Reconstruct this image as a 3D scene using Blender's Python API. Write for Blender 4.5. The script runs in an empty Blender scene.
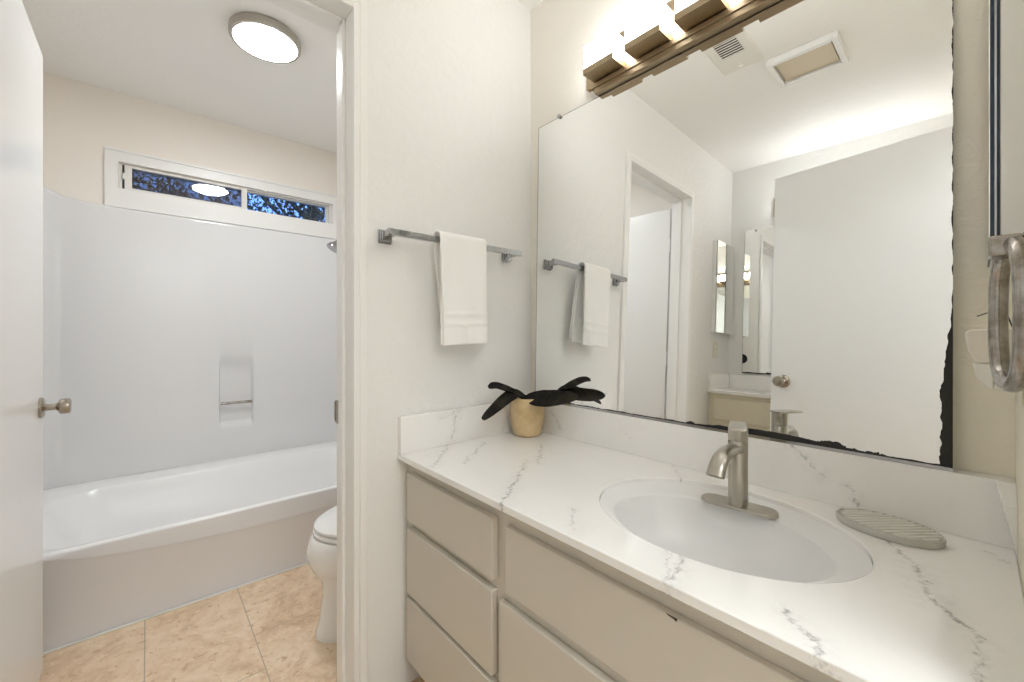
import bpy, bmesh, math, random
from mathutils import Vector, Matrix, Euler
from math import sin, cos, pi, radians as rad

# ------------------------------------------------------------------ camera, sky, exposure
SC = bpy.context.scene
COL = SC.collection
CAM_Z = 1.1308
cd = bpy.data.cameras.new('camera')
cam = bpy.data.objects.new('camera', cd)
COL.objects.link(cam)
SC.camera = cam
cd.sensor_fit = 'HORIZONTAL'
cd.sensor_width = 36.0
cd.lens = 412.70 / 1024.0 * 36.0
cd.shift_y = (333.0 - 341.0) / 1024.0
cd.clip_start = 0.01
cam.location = (1.22, -1.1826, CAM_Z)
cam.rotation_euler = (pi / 2, 0, rad(90 - 41.49))

world = bpy.data.worlds.new('dusk_sky')
SC.world = world
world.use_nodes = True
wn = world.node_tree
wn.nodes['Background'].inputs[0].default_value = (0.15, 0.32, 0.85, 1)
wn.nodes['Background'].inputs[1].default_value = 1.2

vs = SC.view_settings
vs.view_transform = 'Standard'
vs.look = 'None'
vs.gamma = 1.0
vs.use_curve_mapping = False
vs.exposure = 1.14
cy = SC.cycles
cy.max_bounces = 16
cy.diffuse_bounces = 10
cy.glossy_bounces = 8

SHADE_POWER = 6.0      # opal shades of the two vanity fixtures
DISC_POWER = 35.5        # round light over the tub

FAR_POWER = 5.0        # brighter bulbs in the second fixture
HALL_FILL_POWER = 3.8        # fill panel added in the hallway beyond the entry doorway

# ------------------------------------------------------------------ materials
M = {}

def mat(name, col=(0.8, 0.8, 0.8), rough=0.5, metal=0.0, spec=0.5, coat=0.0, emit=None, power=0.0):
    m = bpy.data.materials.new(name)
    m.use_nodes = True
    b = m.node_tree.nodes['Principled BSDF']
    b.inputs['Base Color'].default_value = (*col, 1)
    b.inputs['Roughness'].default_value = rough
    b.inputs['Metallic'].default_value = metal
    b.inputs['Specular IOR Level'].default_value = spec
    if coat:
        b.inputs['Coat Weight'].default_value = coat
        b.inputs['Coat Roughness'].default_value = 0.06
    if emit:
        b.inputs['Emission Color'].default_value = (*emit, 1)
        b.inputs['Emission Strength'].default_value = power
    M[name] = m
    return m

class NT:
    """tiny node-graph helper"""
    def __init__(s, m):
        s.t = m.node_tree
        s.b = s.t.nodes.get('Principled BSDF')
    def n(s, kind, **kw):
        o = s.t.nodes.new(kind)
        for k, v in kw.items():
            setattr(o, k, v)
        return o
    def link(s, a, b):
        s.t.links.new(a, b)
    def put(s, sock, v):
        if isinstance(v, (int, float)):
            sock.default_value = v
        elif isinstance(v, (tuple, list)):
            sock.default_value = v
        else:
            s.link(v, sock)
    def math(s, op, a, b=None, c=None, clamp=False):
        o = s.n('ShaderNodeMath', operation=op, use_clamp=clamp)
        s.put(o.inputs[0], a)
        if b is not None:
            s.put(o.inputs[1], b)
        if c is not None:
            s.put(o.inputs[2], c)
        return o.outputs[0]
    def coords(s):
        o = s.n('ShaderNodeTexCoord')
        return o.outputs['Object']
    def xyz(s, v):
        o = s.n('ShaderNodeSeparateXYZ')
        s.link(v, o.inputs[0])
        return o.outputs
    def noise(s, v, scale, detail=3.0, rough=0.55, dist=0.0):
        o = s.n('ShaderNodeTexNoise')
        if v is not None:
            s.link(v, o.inputs['Vector'])
        o.inputs['Scale'].default_value = scale
        o.inputs['Detail'].default_value = detail
        o.inputs['Roughness'].default_value = rough
        o.inputs['Distortion'].default_value = dist
        return o.outputs['Fac']
    def ramp(s, f, stops):
        o = s.n('ShaderNodeValToRGB')
        s.link(f, o.inputs[0])
        e = o.color_ramp.elements
        while len(e) < len(stops):
            e.new(0.5)
        for i, (p, c) in enumerate(stops):
            e[i].position = p
            e[i].color = (*c, 1) if len(c) == 3 else c
        return o.outputs[0]
    def mix(s, f, a, b):
        o = s.n('ShaderNodeMix', data_type='RGBA')
        s.put(o.inputs[0], f)
        s.put(o.inputs[6], (*a, 1) if isinstance(a, tuple) and len(a) == 3 else a)
        s.put(o.inputs[7], (*b, 1) if isinstance(b, tuple) and len(b) == 3 else b)
        return o.outputs[2]
    def mapr(s, v, a, b, c=0.0, d=1.0):
        o = s.n('ShaderNodeMapRange')
        s.put(o.inputs[0], v)
        for i, q in enumerate((a, b, c, d)):
            o.inputs[i + 1].default_value = q
        return o.outputs[0]
    def bump(s, h, strength=0.3, dist=0.002):
        o = s.n('ShaderNodeBump')
        o.inputs['Strength'].default_value = strength
        o.inputs['Distance'].default_value = dist
        s.link(h, o.inputs['Height'])
        s.link(o.outputs[0], s.b.inputs['Normal'])

def plaster(name, col, rough=0.55, strength=0.25):
    m = mat(name, col, rough, spec=0.35)
    g = NT(m)
    v = g.coords()
    a = g.noise(v, 26, 4, 0.6, 0.6)
    b = g.noise(v, 90, 2)
    h = g.math('ADD', g.mapr(a, 0.42, 0.62), g.math('MULTIPLY', b, 0.5))
    g.bump(h, strength, 0.003)
    return m
    return m

plaster('wall_paint', (0.82, 0.817, 0.805))
plaster('alcove_paint', (0.86, 0.815, 0.755), strength=0.12)
plaster('ceiling_paint', (0.87, 0.86, 0.84), 0.7, 0.12)
mat('trim_paint', (0.84, 0.835, 0.82), 0.35)
mat('door_paint', (0.81, 0.815, 0.815), 0.3)
mat('tub_door_paint', (0.80, 0.795, 0.78), 0.22)
mat('acrylic', (0.765, 0.765, 0.775), 0.09)
mat('tub_acrylic', (0.86, 0.86, 0.865), 0.24)
mat('apron_acrylic', (0.81, 0.815, 0.85), 0.25)
mat('porcelain', (0.82, 0.815, 0.80), 0.1, coat=0.3)
mat('bowl_white', (0.80, 0.80, 0.80), 0.34)
mat('chrome', (0.42, 0.42, 0.43), 0.10, 1.0)
m = mat('worn_chrome', (0.36, 0.33, 0.29), 0.24, 1.0)
g = NT(m)
g.link(g.ramp(g.noise(g.coords(), 24, 5, 0.7), [(0.35, (0.24, 0.21, 0.18)), (0.6, (0.46, 0.43, 0.40))]), g.b.inputs['Base Color'])
mat('nickel', (0.47, 0.44, 0.39), 0.30, 1.0)
mat('dark_nickel', (0.42, 0.37, 0.31), 0.25, 1.0)
mat('bronze', (0.42, 0.33, 0.22), 0.38, 1.0)
mat('cabinet_paint', (0.60, 0.56, 0.49), 0.42)
mat('cabinet_frame_paint', (0.63, 0.59, 0.52), 0.45)
mat('second_cabinet_paint', (0.70, 0.65, 0.52), 0.45)
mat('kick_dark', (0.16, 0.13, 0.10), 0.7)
mat('chip_wood', (0.05, 0.03, 0.02), 0.8)
mat('white_plastic', (0.78, 0.76, 0.71), 0.35)
mat('cream_plastic', (0.74, 0.69, 0.60), 0.35)
mat('white_metal', (0.80, 0.80, 0.79), 0.3)
mat('beige_panel', (0.60, 0.52, 0.38), 0.5)
mat('dark_slot', (0.06, 0.055, 0.05), 0.7)
mat('plain_black', (0.015, 0.015, 0.02), 0.5)
mat('navy_edge', (0.015, 0.03, 0.06), 0.3)
mat('dish_grey', (0.52, 0.51, 0.48), 0.4)
mat('dish_rib', (0.74, 0.73, 0.69), 0.4)
mat('dish_groove', (0.30, 0.29, 0.27), 0.6)
mat('hall_paint', (0.78, 0.78, 0.77), 0.8)
mat('soil', (0.04, 0.025, 0.015), 0.9)
mat('opal_glass', (0.9, 0.88, 0.84), 0.3, emit=(0.95, 0.975, 1.0), power=SHADE_POWER)
mat('opal_glass_far', (0.9, 0.88, 0.84), 0.3, emit=(0.965, 0.98, 1.0), power=FAR_POWER)
mat('disc_diffuser', (0.9, 0.9, 0.9), 0.3, emit=(0.95, 0.98, 1.0), power=DISC_POWER)
mat('hall_fill_panel', (0.9, 0.9, 0.9), 0.3, emit=(0.92, 0.97, 1.0), power=HALL_FILL_POWER)
mat('bark', (0.05, 0.04, 0.03), 0.9)
mat('leaf_dark', (0.02, 0.03, 0.015), 0.8)
mat('ground_dark', (0.05, 0.05, 0.04), 0.9)
mat('window_vinyl', (0.78, 0.76, 0.72), 0.4)

# the front wall keeps a strip of older, creamier paint by the right corner, also lightened in place of missing light
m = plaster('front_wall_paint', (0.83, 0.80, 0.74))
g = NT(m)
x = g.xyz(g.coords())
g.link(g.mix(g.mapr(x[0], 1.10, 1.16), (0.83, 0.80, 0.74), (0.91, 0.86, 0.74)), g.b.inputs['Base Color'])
plaster('aged_paint', (0.89, 0.84, 0.71))

# terracotta-beige travertine tile with thin grout
m = mat('floor_tile', (0.7, 0.5, 0.35), 0.3, spec=0.4)
g = NT(m)
v = g.coords()
X = g.xyz(v)
def frac_line(c, off, step):
    f = g.math('FRACT', g.math('DIVIDE', g.math('ADD', c, 20 * step - off), step))
    d = g.math('MINIMUM', f, g.math('SUBTRACT', 1.0, f))
    return g.math('MULTIPLY', d, step)
row = g.math('FLOOR', g.math('DIVIDE', g.math('ADD', X[1], 0.883), 0.306))
odd = g.math('ABSOLUTE', g.math('MODULO', row, 2.0))
gl = g.math('MINIMUM', frac_line(g.math('SUBTRACT', X[0], g.math('MULTIPLY', odd, 0.2033)), -0.575, 0.610), frac_line(X[1], -0.883, 0.306))
grout = g.math('LESS_THAN', gl, 0.0017)
n1 = g.noise(v, 7, 6, 0.65, 1.2)
n2 = g.noise(v, 38, 4, 0.7, 0.5)
c1 = g.ramp(n1, [(0.30, (0.58, 0.41, 0.26)), (0.5, (0.74, 0.565, 0.395)), (0.70, (0.82, 0.68, 0.52))])
c2 = g.mix(g.mapr(n2, 0.56, 0.68), c1, (0.80, 0.68, 0.52))
c3 = g.mix(g.mapr(n2, 0.42, 0.34), c2, (0.55, 0.37, 0.22))
g.link(g.mix(grout, c3, (0.46, 0.36, 0.27)), g.b.inputs['Base Color'])
g.bump(g.math('SUBTRACT', 1.0, grout), 0.4, 0.002)

def marble(name, segs, ax):
    """white stone with broken grey veins that follow the given segments (a,b,width,strength)"""
    m = mat(name, (0.84, 0.83, 0.81), 0.13, coat=0.2)
    g = NT(m)
    v = g.coords()
    x = g.xyz(v)
    w1 = g.math('MULTIPLY', g.math('SUBTRACT', g.noise(v, 24, 5, 0.75), 0.5), 0.062)
    nz = g.n('ShaderNodeTexNoise', noise_dimensions='4D')
    g.link(v, nz.inputs['Vector'])
    nz.inputs['W'].default_value = 7.0
    nz.inputs['Scale'].default_value = 30
    nz.inputs['Detail'].default_value = 5
    nz.inputs['Roughness'].default_value = 0.75
    w2 = g.math('MULTIPLY', g.math('SUBTRACT', nz.outputs['Fac'], 0.5), 0.062)
    U = g.math('ADD', x[ax[0]], w1)
    V = g.math('ADD', x[ax[1]], w2)
    tot = None
    for (a, b, wd, st) in segs:
        dx, dy = b[0] - a[0], b[1] - a[1]
        L2 = dx * dx + dy * dy
        pu = g.math('SUBTRACT', U, a[0])
        pv = g.math('SUBTRACT', V, a[1])
        t = g.math('DIVIDE', g.math('ADD', g.math('MULTIPLY', pu, dx), g.math('MULTIPLY', pv, dy)), L2, clamp=True)
        ex = g.math('SUBTRACT', pu, g.math('MULTIPLY', t, dx))
        ey = g.math('SUBTRACT', pv, g.math('MULTIPLY', t, dy))
        d = g.math('SQRT', g.math('ADD', g.math('MULTIPLY', ex, ex), g.math('MULTIPLY', ey, ey)))
        k = g.mapr(d, wd, 0.0, 0.0, st)
        # a soft wide halo round the vein
        k2 = g.mapr(d, wd * 6, 0.0, 0.0, st * 0.22)
        k = g.math('ADD', k, k2)
        tot = k if tot is None else g.math('MAXIMUM', tot, k)
    broken = g.mapr(g.noise(v, 60, 5, 0.75), 0.42, 0.62, 0.05, 0.95)
    f = g.math('MULTIPLY', tot, broken, clamp=True)
    cloud = g.mapr(g.noise(v, 6, 5, 0.6, 1.5), 0.56, 0.72, 0.0, 0.10)
    base = g.mix(cloud, (0.885, 0.875, 0.86), (0.62, 0.61, 0.60))
    g.link(g.mix(f, base, (0.30, 0.29, 0.295)), g.b.inputs['Base Color'])
    return m

TOPV = [((0.329, -0.335), (0.42, -0.46), .004, .8), ((0.42, -0.46), (0.519, -0.595), .006, .95),
        ((0.233, -0.178), (0.364, -0.324), .004, .8), ((0.076, -0.297), (0.22, -0.486), .004, .8),
        ((-0.005, -0.389), (0.199, -0.578), .005, .75), ((0.638, -0.491), (0.699, -0.561), .004, .6),
        ((0.883, -0.494), (0.917, -0.62), .006, .9), ((0.862, -0.497), (0.905, -0.60), .003, .6),
        ((1.105, -0.16), (1.15, -0.239), .005, .8), ((1.15, -0.239), (1.179, -0.352), .007, .9),
        ((1.179, -0.352), (1.219, -0.40), .005, .8), ((1.219, -0.40), (1.225, -0.52), .004, .6),
        ((1.228, -0.085), (1.249, -0.115), .005, .6), ((1.045, -0.53), (1.082, -0.562), .006, .8),
        ((1.082, -0.562), (1.115, -0.61), .006, .8), ((0.62, -0.03), (0.72, -0.15), .004, .55)]
marble('marble_top', TOPV, (0, 1))
marble('marble_back', [((0.93, 0.118), (0.985, 0.055), .004, .8), ((1.035, 0.045), (1.05, 0.01), .004, .7),
                       ((0.44, 0.10), (0.50, 0.04), .003, .35), ((0.15, 0.09), (0.2, 0.03), .004, .5)], (0, 2))
marble('marble_side', [((-0.364, 0.125), (-0.405, 0.0), .004, .75), ((-0.45, 0.09), (-0.37, 0.118), .003, .5),
                       ((-0.12, 0.1), (-0.17, 0.0), .003, .4)], (1, 2))
marble('marble_plain', [((0.05, -0.1), (0.2, -0.25), .004, .4), ((0.7, -0.1), (0.9, -0.3), .004, .4)], (0, 1))

# mirror glass; silvering eaten away along its lower and right edges (local x along the width, z up)
def mirror_mat(name, w, h, right=True):
    m = mat(name, (0.90, 0.912, 0.905), 0.0, 1.0)
    g = NT(m)
    v = g.coords()
    x = g.xyz(v)
    nb = g.noise(v, 9, 5, 0.6)
    nf = g.noise(v, 32, 3, 0.55)
    dz = x[2]
    bl = g.math('ADD', 0.0035, g.math('ADD', g.math('MULTIPLY', nf, 0.007), g.mapr(nb, 0.55, 0.72, 0.0, 0.014)))
    # wider patch towards the right end
    patch = g.math('MULTIPLY', g.mapr(x[0], 0.62, 0.80), g.mapr(x[0], 1.02, 0.86))
    bl = g.math('ADD', bl, g.math('MULTIPLY', patch, 0.012))
    low = g.math('LESS_THAN', dz, bl)
    if right:
        dr = g.math('SUBTRACT', w, x[0])
        rt = g.math('ADD', g.math('MULTIPLY', g.math('SUBTRACT', nf, 0.42), 0.009),
                    g.math('MULTIPLY', g.mapr(x[2], 0.31, 0.15), g.math('ADD', 0.011, g.math('MULTIPLY', nf, 0.008))))
        rgt = g.math('LESS_THAN', dr, rt)
        low = g.math('MAXIMUM', low, rgt)
    else:
        blob = g.math('ADD', g.math('MULTIPLY', x[0], x[0]),
                      g.math('MULTIPLY', g.math('SUBTRACT', x[2], 0.10), g.math('SUBTRACT', x[2], 0.10)))
        low = g.math('MAXIMUM', low, g.math('LESS_THAN', blob, 0.0011))
    d = g.n('ShaderNodeBsdfPrincipled')
    d.inputs['Base Color'].default_value = (0.008, 0.007, 0.006, 1)
    d.inputs['Roughness'].default_value = 0.5
    mx = g.n('ShaderNodeMixShader')
    g.link(low, mx.inputs[0])
    g.link(g.b.outputs[0], mx.inputs[1])
    g.link(d.outputs[0], mx.inputs[2])
    g.link(mx.outputs[0], g.t.nodes['Material Output'].inputs['Surface'])
    return m

MIR_W, MIR_H = 1.136, 1.0815
mirror_mat('mirror_silver', MIR_W, MIR_H, True)
mirror_mat('mirror_silver_second', 1.08, 1.015, False)
mat('mirror_clean', (0.90, 0.91, 0.89), 0.0, 1.0)

def glass_mat(name, tint, dark=0.0):
    m = bpy.data.materials.new(name)
    m.use_nodes = True
    g = NT(m)
    t = g.n('ShaderNodeBsdfTransparent')
    t.inputs[0].default_value = (*tint, 1)
    gl = g.n('ShaderNodeBsdfGlossy')
    gl.inputs['Roughness'].default_value = 0.0
    fr = g.n('ShaderNodeFresnel')
    fr.inputs[0].default_value = 1.5
    mx = g.n('ShaderNodeMixShader')
    g.link(fr.outputs[0], mx.inputs[0])
    g.link(t.outputs[0], mx.inputs[1])
    g.link(gl.outputs[0], mx.inputs[2])
    g.link(mx.outputs[0], g.t.nodes['Material Output'].inputs['Surface'])
    M[name] = m
glass_mat('window_glass', (0.93, 0.96, 0.97))

# woven insect screen: see-through mesh
m = mat('screen_mesh', (0.13, 0.09, 0.075), 0.8)
g = NT(m)
t = g.n('ShaderNodeBsdfTransparent')
mx = g.n('ShaderNodeMixShader')
mx.inputs[0].default_value = 0.52
g.link(t.outputs[0], mx.inputs[1])
g.link(g.b.outputs[0], mx.inputs[2])
g.link(mx.outputs[0], g.t.nodes['Material Output'].inputs['Surface'])

# terry towel
m = mat('terry', (0.91, 0.905, 0.89), 0.9, spec=0.1)
g = NT(m)
v = g.coords()
g.bump(g.noise(v, 420, 2), 0.5, 0.002)
m.node_tree.nodes['Principled BSDF'].inputs['Sheen Weight'].default_value = 0.2

# glazed ceramic pot
m = mat('pot_glaze', (0.62, 0.46, 0.24), 0.22, coat=0.4)
g = NT(m)
g.link(g.ramp(g.noise(g.coords(), 18, 3), [(0.35, (0.54, 0.385, 0.19)), (0.65, (0.66, 0.50, 0.28))]), g.b.inputs['Base Color'])

# wilted dark orchid leaf
m = mat('orchid_leaf', (0.018, 0.013, 0.012), 0.6, spec=0.15)
g = NT(m)
g.link(g.ramp(g.noise(g.coords(), 22, 3), [(0.42, (0.008, 0.005, 0.006)), (0.70, (0.030, 0.030, 0.018))]), g.b.inputs['Base Color'])

# ------------------------------------------------------------------ mesh helpers
def B():
    return bmesh.new()

def box(bm, x0, x1, y0, y1, z0, z1):
    v = [bm.verts.new(p) for p in ((x0, y0, z0), (x1, y0, z0), (x1, y1, z0), (x0, y1, z0),
                                   (x0, y0, z1), (x1, y0, z1), (x1, y1, z1), (x0, y1, z1))]
    for f in ((0, 3, 2, 1), (4, 5, 6, 7), (0, 1, 5, 4), (1, 2, 6, 5), (2, 3, 7, 6), (3, 0, 4, 7)):
        bm.faces.new([v[i] for i in f])
    return bm

def loft(bm, rings, cap0=True, cap1=True, closed=True):
    """rings: equal-length lists of points"""
    R = [[bm.verts.new(p) for p in r] for r in rings]
    n = len(R[0])
    for a, b in zip(R[:-1], R[1:]):
        for i in range(n if closed else n - 1):
            j = (i + 1) % n
            bm.faces.new((a[i], a[j], b[j], b[i]))
    if cap0:
        bm.faces.new(list(reversed(R[0])))
    if cap1:
        bm.faces.new(R[-1])
    return R

def lathe(bm, prof, c=(0, 0, 0), axis='z', n=40, cap0=True, cap1=True):
    """prof: (radius, height) pairs along the axis"""
    rings = []
    for r, h in prof:
        ring = []
        for i in range(n):
            a = 2 * pi * i / n
            p = (r * cos(a), r * sin(a), h)
            if axis == 'y':
                p = (p[0], h, -p[1])
            elif axis == '-y':
                p = (p[0], -h, p[1])
            elif axis == 'x':
                p = (h, p[0], p[1])
            elif axis == '-x':
                p = (-h, p[0], -p[1])
            ring.append((p[0] + c[0], p[1] + c[1], p[2] + c[2]))
        rings.append(ring)
    loft(bm, rings, cap0, cap1)
    return bm

def frame_path(pts):
    P = [Vector(p) for p in pts]
    T = []
    for i in range(len(P)):
        a = P[max(i - 1, 0)]
        b = P[min(i + 1, len(P) - 1)]
        T.append((b - a).normalized())
    up = Vector((0, 0, 1)) if abs(T[0].z) < 0.9 else Vector((1, 0, 0))
    N = (up - T[0] * up.dot(T[0])).normalized()
    out = []
    for p, t in zip(P, T):
        N = (N - t * N.dot(t)).normalized()
        out.append((p, t, N, t.cross(N)))
    return out

def tube(bm, pts, r, n=14, ry=None, closed=False):
    fr = frame_path(pts)
    rings = []
    for i, (p, t, N, Bn) in enumerate(fr):
        r1 = r[i] if isinstance(r, (list, tuple)) else r
        r2 = (ry[i] if isinstance(ry, (list, tuple)) else ry) if ry is not None else r1
        rings.append([tuple(p + N * r1 * cos(2 * pi * k / n) + Bn * r2 * sin(2 * pi * k / n)) for k in range(n)])
    if closed:
        R = [[bm.verts.new(q) for q in ring] for ring in rings]
        m_ = len(R)
        for a in range(m_):
            b = (a + 1) % m_
            for i in range(n):
                j = (i + 1) % n
                bm.faces.new((R[a][i], R[a][j], R[b][j], R[b][i]))
    else:
        loft(bm, rings)
    return bm

def prism(bm, poly, z0, z1):
    loft(bm, [[(x, y, z0) for x, y in poly], [(x, y, z1) for x, y in poly]])
    return bm

def ellipse(cx, cy, a, b, n=72, p=2.0):
    out = []
    for i in range(n):
        t = 2 * pi * i / n
        c, s = cos(t), sin(t)
        out.append((cx + a * math.copysign(abs(c) ** (2 / p), c), cy + b * math.copysign(abs(s) ** (2 / p), s)))
    return out

def smooth(pts, it=2):
    P = [Vector(p) for p in pts]
    for _ in range(it):
        Q = [P[0]]
        for a, b in zip(P[:-1], P[1:]):
            Q += [a * .75 + b * .25, a * .25 + b * .75]
        Q.append(P[-1])
        P = Q
    return P

def obj(name, bm, m, parent=None, bevel=0.0, seg=2, sm=False, label=None, loc=None):
    """link a bmesh as one mesh object; coordinates are in the parent's space unless loc is given"""
    bmesh.ops.recalc_face_normals(bm, faces=bm.faces)
    me = bpy.data.meshes.new(name)
    bm.to_mesh(me)
    bm.free()
    if not isinstance(m, (list, tuple)):
        m = [m]
    for k in m:
        me.materials.append(M[k])
    o = bpy.data.objects.new(name, me)
    COL.objects.link(o)
    if parent is not None:
        o.parent = parent
    if loc:
        o.location = loc
    if bevel:
        b = o.modifiers.new('bevel', 'BEVEL')
        b.width = bevel
        b.segments = seg
        b.limit_method = 'ANGLE'
        b.angle_limit = rad(40)
    if sm or bevel:
        for p in me.polygons:
            p.use_smooth = True
        try:
            me.set_sharp_from_angle(angle=rad(40))
        except Exception:
            pass
    if label:
        o['label'] = label
    return o

def tag(o, label, cat, group=None, kind=None):
    o['label'] = label
    o['category'] = cat
    if group:
        o['group'] = group
    if kind:
        o['kind'] = kind
    return o

def thing(name, label, cat, loc=(0, 0, 0), rz=0.0, group=None, kind=None):
    o = bpy.data.objects.new(name, None)
    o.empty_display_size = 0.05
    COL.objects.link(o)
    o.location = loc
    o.rotation_euler = (0, 0, rz)
    return tag(o, label, cat, group, kind)

def struct(name, bm, m, label, cat, bevel=0.0):
    return tag(obj(name, bm, m, bevel=bevel), label, cat, kind='structure')

def dup(root, loc, rz=None, label=None):
    r = root.copy()
    COL.objects.link(r)
    r.location = loc
    if rz is not None:
        r.rotation_euler = (0, 0, rz)
    if label:
        r['label'] = label
    for ch in list(root.children):
        c = ch.copy()
        COL.objects.link(c)
        c.parent = r
        for gch in ch.children:
            d = gch.copy()
            COL.objects.link(d)
            d.parent = c
    return r

# ------------------------------------------------------------------ the setting
ZC = 2.4586
XR = 1.264          # right wall face
YB = -2.085         # wall opposite the big mirror
XB = -1.927         # wall behind the tub
YT = -1.625         # far end of the tub alcove
OY0, OY1, OZ = -1.42, -0.731, 2.081     # tub-room doorway, clear of its frame
EY0, EY1, EZ = -1.275, -0.545, 2.075     # entry doorway

bm = B(); box(bm, XB - 0.12, XR + 1.6, YB - 0.12, 0.12, -0.12, 0.0)
struct('floor', bm, 'floor_tile', 'beige travertine-look tile floor with thin grout lines', 'floor')
bm = B(); box(bm, XB - 0.12, XR + 1.6, YB - 0.12, 0.12, ZC, ZC + 0.1)
struct('ceiling', bm, 'ceiling_paint', 'flat off-white ceiling over vanity and tub', 'ceiling')
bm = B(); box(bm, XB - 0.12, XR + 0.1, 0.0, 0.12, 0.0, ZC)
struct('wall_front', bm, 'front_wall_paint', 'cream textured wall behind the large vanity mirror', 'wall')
bm = B(); box(bm, XB - 0.12, XR + 0.1, YB - 0.12, YB, 0.0, ZC)
struct('wall_back', bm, 'wall_paint', 'cream wall seen in the mirror behind the second vanity', 'wall')
bm = B()
fo = 0.018
box(bm, -0.12, 0, OY1 + fo, 0, 0, ZC)
box(bm, -0.12, 0, YB, OY0 - fo, 0, ZC)
box(bm, -0.12, 0, OY0 - fo, OY1 + fo, OZ + fo, ZC)
struct('wall_left', bm, 'wall_paint', 'white textured wall carrying the towel bar, with the tub-room doorway', 'wall')
bm = B()
box(bm, XR, XR + 0.1, EY1 + fo, 0, 0, ZC)
box(bm, XR, XR + 0.1, YB, EY0 - fo, 0, ZC)
box(bm, XR, XR + 0.1, EY0 - fo, EY1 + fo, EZ + fo, ZC)
struct('wall_right', bm, 'aged_paint', 'cream wall at the right end of the vanity', 'wall')
# tub room: wall with the strip window
WY0, WY1, WZ0, WZ1 = -1.30, -0.165, 1.928, 2.075
bm = B()
box(bm, XB - 0.12, XB, YT, WY0, 0, ZC)
box(bm, XB - 0.12, XB, WY1, 0, 0, ZC)
box(bm, XB - 0.12, XB, WY0, WY1, 0, WZ0)
box(bm, XB - 0.12, XB, WY0, WY1, WZ1, ZC)
struct('wall_tub_back', bm, 'alcove_paint', 'beige wall above the tub surround with the strip window', 'wall')
bm = B(); box(bm, XB - 0.12, -0.12, YT - 0.12, YT, 0, ZC)
struct('wall_tub_end', bm, 'alcove_paint', 'beige wall at the far end of the tub, behind the white door', 'wall')
# hallway beyond the entry doorway
bm = B()
box(bm, XR + 1.5, XR + 1.6, YB, 0.12, 0, ZC)
box(bm, XR + 0.1, XR + 1.5, YB - 0.12, YB, 0, ZC)
box(bm, XR + 0.1, XR + 1.5, 0.0, 0.12, 0, ZC)
struct('wall_hall', bm, 'hall_paint', 'plain hallway walls beyond the entry doorway', 'wall')

# door frames: jambs, stops and casings in one trim each
def door_frame(bm, xa, xb, y0, y1, z, cas, stop_x, hinge_bare=False):
    """wall between xa < xb, clear opening y0..y1 up to z, casing width cas"""
    t = 0.018
    e = 0.013
    box(bm, xa - (0 if hinge_bare else e), xb + e, y0 - t, y0, 0, z + t)
    box(bm, xa - e, xb + e, y1, y1 + t, 0, z + t)
    box(bm, xa - e, xb + e, y0, y1, z, z + t)
    for (u, w) in ((xa - e, xa), (xb, xb + e)):
        if u > xa or not hinge_bare:
            box(bm, u, w, y0 - cas, y0 - t, 0, z + cas)
        box(bm, u, w, y1 + t, y1 + cas, 0, z + cas)
        box(bm, u, w, y0 - t, y1 + t, z + t, z + cas)
    # stops
    box(bm, stop_x, stop_x + 0.035, y0, y0 + 0.011, 0, z)
    box(bm, stop_x, stop_x + 0.035, y1 - 0.011, y1, 0, z)
    box(bm, stop_x, stop_x + 0.035, y0 + 0.011, y1 - 0.011, z - 0.011, z)
bm = B()
door_frame(bm, -0.12, 0.0, OY0, OY1, OZ, 0.040, -0.085, True)
tf = struct('trim_1', bm, 'trim_paint', 'white painted frame and narrow casing of the tub-room doorway', 'door frame', bevel=0.002)
bm = B(); box(bm, -0.140, -0.100, OY1 - 0.0022, OY1 - 0.0002, 0.845, 0.918)
box(bm, -0.144, -0.134, OY1 - 0.004, OY1 - 0.0002, 0.852, 0.912)
obj('strike_plate', bm, 'dark_nickel', tf, label='dark metal strike plate')
bm = B()
door_frame(bm, XR, XR + 0.1, EY0, EY1, EZ, 0.035, XR + 0.05)
struct('trim_2', bm, 'trim_paint', 'white frame of the entry doorway beside the vanity', 'door frame', bevel=0.002)

# ------------------------------------------------------------------ strip window over the tub
wroot = thing('window_1', 'long narrow slider window high above the tub, dusk trees outside', 'window', (XB, 0, 0), kind='structure')
bm = B()
e0, e1 = 0.0, 0.016
oy0, oy1, oz0, oz1 = -1.355, -0.12, 1.822, 2.142
box(bm, e0, e1, oy0, WY0, oz0, oz1)
box(bm, e0, e1, WY1, oy1, oz0, oz1)
box(bm, e0, e1, WY0, WY1, oz0, WZ0)
box(bm, e0, e1, WY0, WY1, WZ1, oz1)
box(bm, e1, e1 + 0.008, oy0, oy1, oz1 - 0.012, oz1)
obj('casing', bm, 'trim_paint', wroot)
bm = B()   # fixed outer frame set in the wall
box(bm, -0.10, -0.012, WY0, WY0 + 0.014, WZ0, WZ1)
box(bm, -0.10, -0.012, WY1 - 0.014, WY1, WZ0, WZ1)
box(bm, -0.10, -0.012, WY0 + 0.014, WY1 - 0.014, WZ0, WZ0 + 0.008)
box(bm, -0.10, -0.012, WY0 + 0.014, WY1 - 0.014, WZ1 - 0.008, WZ1)
obj('window_frame', bm, 'window_vinyl', wroot, bevel=0.001)
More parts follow.
